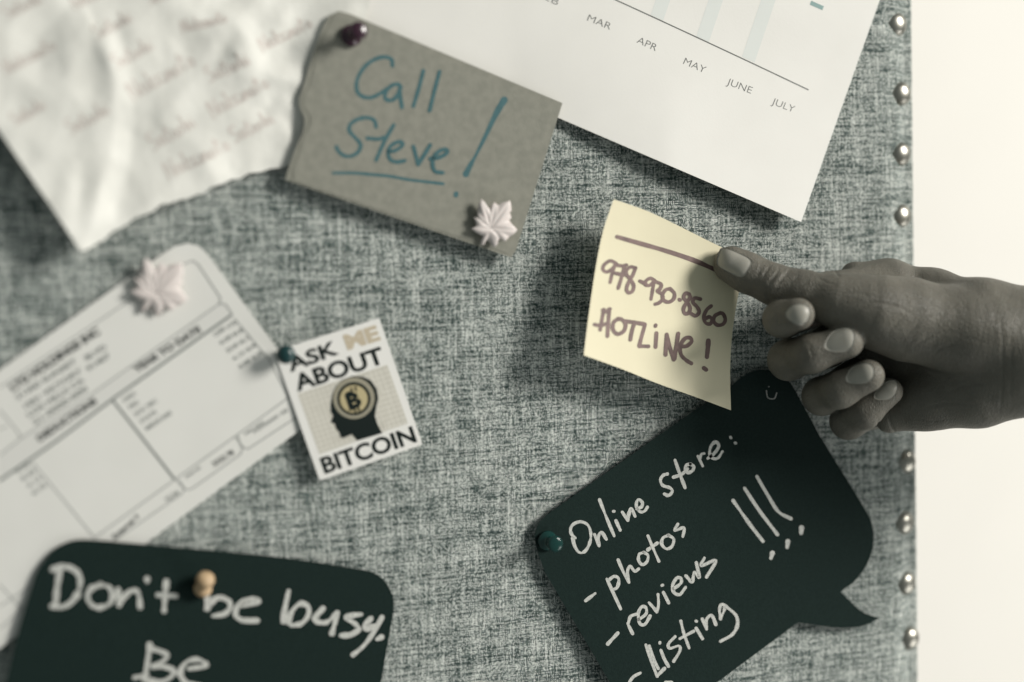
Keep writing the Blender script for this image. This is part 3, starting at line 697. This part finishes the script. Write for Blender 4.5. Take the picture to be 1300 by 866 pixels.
CREASE = [  # thin grooves: polyline, radius, depth offset handled on the surface
    ('thumb', [(975, 361), (984, 350), (991, 338)], .9), ('thumb', [(968, 352), (974, 343), (979, 336)], .6), ('thumb', [(986, 364), (994, 352), (1003, 341)], .7), ('thumb', [(972, 370), (976, 380)], .5),
    ('thumb', [(996, 352), (1006, 344)], .5), ('thumb', [(961, 352), (966, 340)], .35), ('thumb', [(980, 372), (990, 366)], .5), ('thumb', [(989, 350), (997, 339)], .45), ('thumb', [(979, 348), (984, 338)], .5), ('thumb', [(1003, 360), (1015, 349)], .35), ('thumb', [(1012, 368), (1026, 356)], .3), ('body', [(1035, 350), (1048, 358), (1062, 362)], .3), ('body', [(1060, 344), (1066, 352)], .7), ('body', [(1060, 375), (1085, 372), (1110, 378)], .25), ('body', [(1200, 440), (1225, 430), (1255, 436)], .3), ('body', [(1180, 455), (1200, 440), (1230, 445)], .3), ('body', [(1140, 372), (1170, 380), (1200, 396)], .3), ('body', [(1160, 530), (1185, 535), (1215, 530)], .3), ('middle', [(1020, 440), (1024, 455)], .4), ('middle', [(1027, 436), (1032, 456)], .35), ('ring', [(1052, 488), (1058, 502)], .4), ('index', [(986, 398), (988, 412)], .35), 
    ('body', [(1090, 392), (1110, 384), (1135, 388), (1160, 400)], .5), ('body', [(1160, 440), (1185, 425), (1210, 420)], .45), ('body', [(1150, 425), (1175, 405), (1200, 398)], .4),
    ('body', [(1128, 420), (1150, 400), (1180, 388)], .4), ('body', [(1270, 400), (1273, 440), (1272, 500), (1268, 535)], .35), ('body', [(1281, 405), (1284, 450), (1283, 520)], .2),
    ('body', [(1115, 531), (1115, 555)], .9), ('body', [(1127, 524), (1133, 545), (1142, 553)], .8), ('body', [(1200, 500), (1225, 490), (1260, 486)], .4), ('body', [(1170, 520), (1200, 512), (1240, 515)], .35)]
def hand_field(X, Y, Zz):
    F = Field(X, Y, Zz)
    palm = smin(smin(F.chain(CH['palm'], 8), F.chain(CH['radial'], 8), 9), F.chain(CH['ulnar'], 8), 7)
    th = smin(F.chain(CH['thumb'], 5), F.chain(CH['thenar'], 8), 9)
    body = smin(palm, th, 3.2)
    body = smin(body, F.cap(HP(1240, 420, 65), HP(1340, 435, 76), 17, 19), 14)
    body = smin(body, F.cap(HP(1052, 360, 35), HP(1130, 360, 35), 6, 9.5), 6)
    r = body
    for f in ('index', 'middle', 'ring', 'little'):
        r = smin(r, F.chain(CH[f], 4), 1.3)
    return r
def rayhit(field, px, py, start=150.0, n=60):
    """sphere-trace from the camera towards the hand"""
    px = np.asarray(px, float); py = np.asarray(py, float)
    D = np.stack([(px-650)*KP, -(py-433)*KP, -np.ones_like(px)], -1)
    D /= np.linalg.norm(D, axis=-1)[..., None]
    t = np.full(px.shape, 450.0); best = np.full(px.shape, 1e9); bt = t.copy()
    for _ in range(n):
        P = D*t[..., None]; f = field(P[..., 0], P[..., 1], P[..., 2])
        up = f < best-1e-3; bt = np.where(up, t, bt); best = np.where(up, f, best)
        t = np.minimum(t + f*.85, 900.0)
    t = bt
    return D*t[..., None], D
# crease polylines on the surface
cre = []
for _, pl, rad in CREASE:
    pts = np.array([tuple(p) for p in catmull(pl, 5)])
    Q, D = rayhit(hand_field, pts[:, 0], pts[:, 1])
    ok = Q[:, 2] > -760
    cre.append((Q, ok, rad))
def full_field(X, Y, Zz):
    r = hand_field(X, Y, Zz)
    return r
lo = np.array([1e9]*3); hi = -lo
for ch_ in CH.values():
    for c, r in ch_: lo = np.minimum(lo, c-r-3); hi = np.maximum(hi, c+r+3)
ST = 0.65
ax_ = [np.arange(lo[i], hi[i], ST, dtype=np.float32) for i in range(3)]
GX, GY, GZ = np.meshgrid(*ax_, indexing='ij', sparse=True)
V = hand_field(GX, GY, GZ).astype(np.float32)
def surface_nets(V, lo, st):
    S = V < 0
    nx_, ny_, nz_ = V.shape
    c = [(0, 0, 0), (1, 0, 0), (0, 1, 0), (1, 1, 0), (0, 0, 1), (1, 0, 1), (0, 1, 1), (1, 1, 1)]
    cs = sum(S[i:nx_-1+i, j:ny_-1+j, k:nz_-1+k].astype(np.int8) for i, j, k in c)
    act = (cs > 0) & (cs < 8)
    I = np.argwhere(act); idx = -np.ones(act.shape, np.int64); idx[act] = np.arange(len(I))
    vals = np.stack([V[I[:, 0]+i, I[:, 1]+j, I[:, 2]+k] for i, j, k in c], 1)
    acc = np.zeros((len(I), 3)); cnt = np.zeros(len(I))
    E_ = [(0, 1), (2, 3), (4, 5), (6, 7), (0, 2), (1, 3), (4, 6), (5, 7), (0, 4), (1, 5), (2, 6), (3, 7)]
    ca = np.array(c, float)
    for a, b in E_:
        va, vb = vals[:, a], vals[:, b]; mk = (va < 0) != (vb < 0)
        t = np.where(mk, va/(va-vb+1e-12), 0)
        p = ca[a]+(ca[b]-ca[a])*t[:, None]
        acc[mk] += p[mk]; cnt[mk] += 1
    P = (I+acc/cnt[:, None])*st+lo
    faces = []
    for axn in range(3):
        o1, o2 = [(1, 2), (2, 0), (0, 1)][axn]
        sl_a = [slice(None)]*3; sl_b = [slice(None)]*3
        sl_a[axn] = slice(0, -1); sl_b[axn] = slice(1, None)
        A_ = S[tuple(sl_a)]; B_ = S[tuple(sl_b)]
        ch = np.argwhere(A_ != B_)
        ok = (ch[:, o1] > 0) & (ch[:, o2] > 0) & (ch[:, o1] < V.shape[o1]-1) & (ch[:, o2] < V.shape[o2]-1)
        ch = ch[ok]
        def g(d1, d2):
            q = ch.copy(); q[:, o1] -= d1; q[:, o2] -= d2; return idx[q[:, 0], q[:, 1], q[:, 2]]
        q = np.stack([g(0, 0), g(1, 0), g(1, 1), g(0, 1)], 1)
        ins = A_[tuple(ch.T)]
        q[~ins] = q[~ins][:, ::-1]
        faces.append(q)
    return P, np.concatenate(faces)
P, Fc = surface_nets(V, lo, ST)
# relax the grid steps
E2 = np.concatenate([Fc[:, [i, (i+1) % 4]] for i in range(4)])
for it in range(3):
    acc = np.zeros_like(P); cnt = np.zeros(len(P))
    for a, b in ((0, 1), (1, 0)):
        np.add.at(acc, E2[:, a], P[E2[:, b]]); np.add.at(cnt, E2[:, a], 1)
    P = P + (acc/np.maximum(cnt, 1)[:, None]-P)*0.5

def vnormals(P, F):
    n = np.cross(P[F[:, 2]]-P[F[:, 0]], P[F[:, 3]]-P[F[:, 1]]); vn = np.zeros_like(P)
    for i in range(4): np.add.at(vn, F[:, i], n)
    return vn/(np.linalg.norm(vn, axis=1)[:, None]+1e-9)
VN = vnormals(P, Fc)
dep = np.zeros(len(P))
for Q, ok, rad in cre:
    if not ok.all(): continue
    mn = Q.min(0)-5; mx = Q.max(0)+5
    sel = np.where(((P > mn) & (P < mx)).all(1))[0]
    if not len(sel): continue
    dm = np.full(len(sel), 1e9); par = np.zeros(len(sel))
    for k in range(len(Q)-1):
        a, b = Q[k], Q[k+1]; d = b-a
        t = np.clip(((P[sel]-a) @ d)/(d @ d+1e-9), 0, 1)
        dd = np.linalg.norm(P[sel]-a-t[:, None]*d, axis=1); u = dd < dm
        dm = np.where(u, dd, dm); par = np.where(u, (k+t)/(len(Q)-1), par)
    w = .42+.45*rad
    amp = rad*.75*np.sqrt(np.clip(1-(2*par-1)**2, 0, 1))
    dep[sel] += -amp*np.exp(-(dm/w)**2) + amp*.03*np.exp(-((dm-2.2*w)/(1.2*w))**2)
P = P + VN*dep[:, None]

def skin_material():
    ma = mat('skin', (.2, .18, .15), 0.5, Subsurface_Weight=0.10, Subsurface_Radius=(.004, .002, .0015)); nt, b = NT(ma)
    L = nt.links.new
    b.inputs['Subsurface Scale'].default_value = 1.0
    b.inputs['Specular IOR Level'].default_value = 0.35
    tc = node(nt, 'ShaderNodeTexCoord')
    n1 = node(nt, 'ShaderNodeTexNoise'); n1.inputs['Scale'].default_value = 55; n1.inputs['Detail'].default_value = 5
    L(tc.outputs['Object'], n1.inputs['Vector'])
    cr = node(nt, 'ShaderNodeValToRGB'); cr.color_ramp.elements[0].position = .3; cr.color_ramp.elements[1].position = .7
    cr.color_ramp.elements[0].color = (.112, .106, .088, 1); cr.color_ramp.elements[1].color = (.172, .162, .134, 1)
    L(n1.outputs['Fac'], cr.inputs['Fac']); L(cr.outputs['Color'], b.inputs['Base Color'])
    vo = node(nt, 'ShaderNodeTexVoronoi', feature='DISTANCE_TO_EDGE'); vo.inputs['Scale'].default_value = 1000
    n3 = node(nt, 'ShaderNodeTexNoise'); n3.inputs['Scale'].default_value = 260; n3.inputs['Detail'].default_value = 6
    mp = node(nt, 'ShaderNodeMapping'); mp.inputs['Scale'].default_value = (1.0, 1.0, .45); mp.inputs['Rotation'].default_value = (0, .5, 0)
    L(tc.outputs['Object'], mp.inputs['Vector']); L(mp.outputs['Vector'], vo.inputs['Vector']); L(mp.outputs['Vector'], n3.inputs['Vector'])
    ad = node(nt, 'ShaderNodeMath', operation='ADD'); L(vo.outputs['Distance'], ad.inputs[0]); L(n3.outputs['Fac'], ad.inputs[1])
    bp = node(nt, 'ShaderNodeBump'); bp.inputs['Strength'].default_value = .8; bp.inputs['Distance'].default_value = .0006
    L(ad.outputs[0], bp.inputs['Height']); L(bp.outputs['Normal'], b.inputs['Normal'])
    return ma
M_SKIN = skin_material()
M_FNAIL = mat('fingernail', (.33, .32, .28), 0.45, Subsurface_Weight=0.1, Subsurface_Radius=(.002, .0015, .001))
def cmm(P): return (P*.001-ORG) @ C2W.T
person = thing('person', 'hand reaching in from the right, thumb gripping the yellow note and fingers curled', 'hand', Vector(c2w(cam_pt(1150, 440, .05))))
meshobj('skin', cmm(P), Fc, M_SKIN, person, True)

def nail(finger, quad, pw=2.6, lift=.38, bow=0.0):
    """quad: base-left, base-right, tip-right, tip-left in photo positions; laid on the finger's own surface"""
    def fld(X, Y, Zz):
        return Field(X, Y, Zz).chain(CH[finger], 5 if finger == 'thumb' else 4)
    q = np.array(quad, float); n = 18
    verts, faces = [], []
    s = np.linspace(-1, 1, n)
    A_, B_ = np.meshgrid(s, s, indexing='ij')
    # superellipse squeeze of the square
    k = (np.maximum(np.abs(A_), np.abs(B_))+1e-9)/((np.abs(A_)**pw+np.abs(B_)**pw)**(1/pw)+1e-9)
    u = (A_*k+1)/2; v = (B_*k+1)/2
    xy = (1-u)[..., None]*(1-v)[..., None]*q[0]+u[..., None]*(1-v)[..., None]*q[1]+u[..., None]*v[..., None]*q[2]+(1-u)[..., None]*v[..., None]*q[3]
    Q, D = rayhit(fld, xy[..., 0], xy[..., 1])
    edge = np.maximum(np.abs(A_), np.abs(B_))
    off = lift*(1-.95*edge**4) + bow*(1-edge**2)
    Pt = Q - D*off[..., None]
    Pb = Q + D*1.0
    W_ = cmm(Pt.reshape(-1, 3)); Wb = cmm(Pb.reshape(-1, 3))
    verts = list(W_)+list(Wb)
    for i in range(n-1):
        for j in range(n-1):
            a = i*n+j
            faces.append((a, a+n, a+n+1, a+1)); faces.append((n*n+a, n*n+a+1, n*n+a+n+1, n*n+a+n))
    ring = [i*n for i in range(n)]+[(n-1)*n+j for j in range(1, n)]+[i*n+n-1 for i in range(n-2, -1, -1)]+[j for j in range(n-2, 0, -1)]
    for a, b in zip(ring, ring[1:]+ring[:1]): faces.append((a, b, n*n+b, n*n+a))
    meshobj('fingernail', verts, faces, M_FNAIL, person, True)
nail('thumb', [(943, 355), (958, 330), (915, 311), (908, 337)], 4.5, .9, .3)
nail('index', [(992, 402), (1008, 384), (1032, 390), (1022, 418)], 2.4)
nail('middle', [(1042, 446), (1056, 418), (1086, 414), (1084, 448)], 2.6)
nail('ring', [(1070, 488), (1080, 464), (1110, 459), (1110, 487)], 2.6)
nail('little', [(1104, 508), (1122, 484), (1142, 482), (1136, 508)], 2.6)
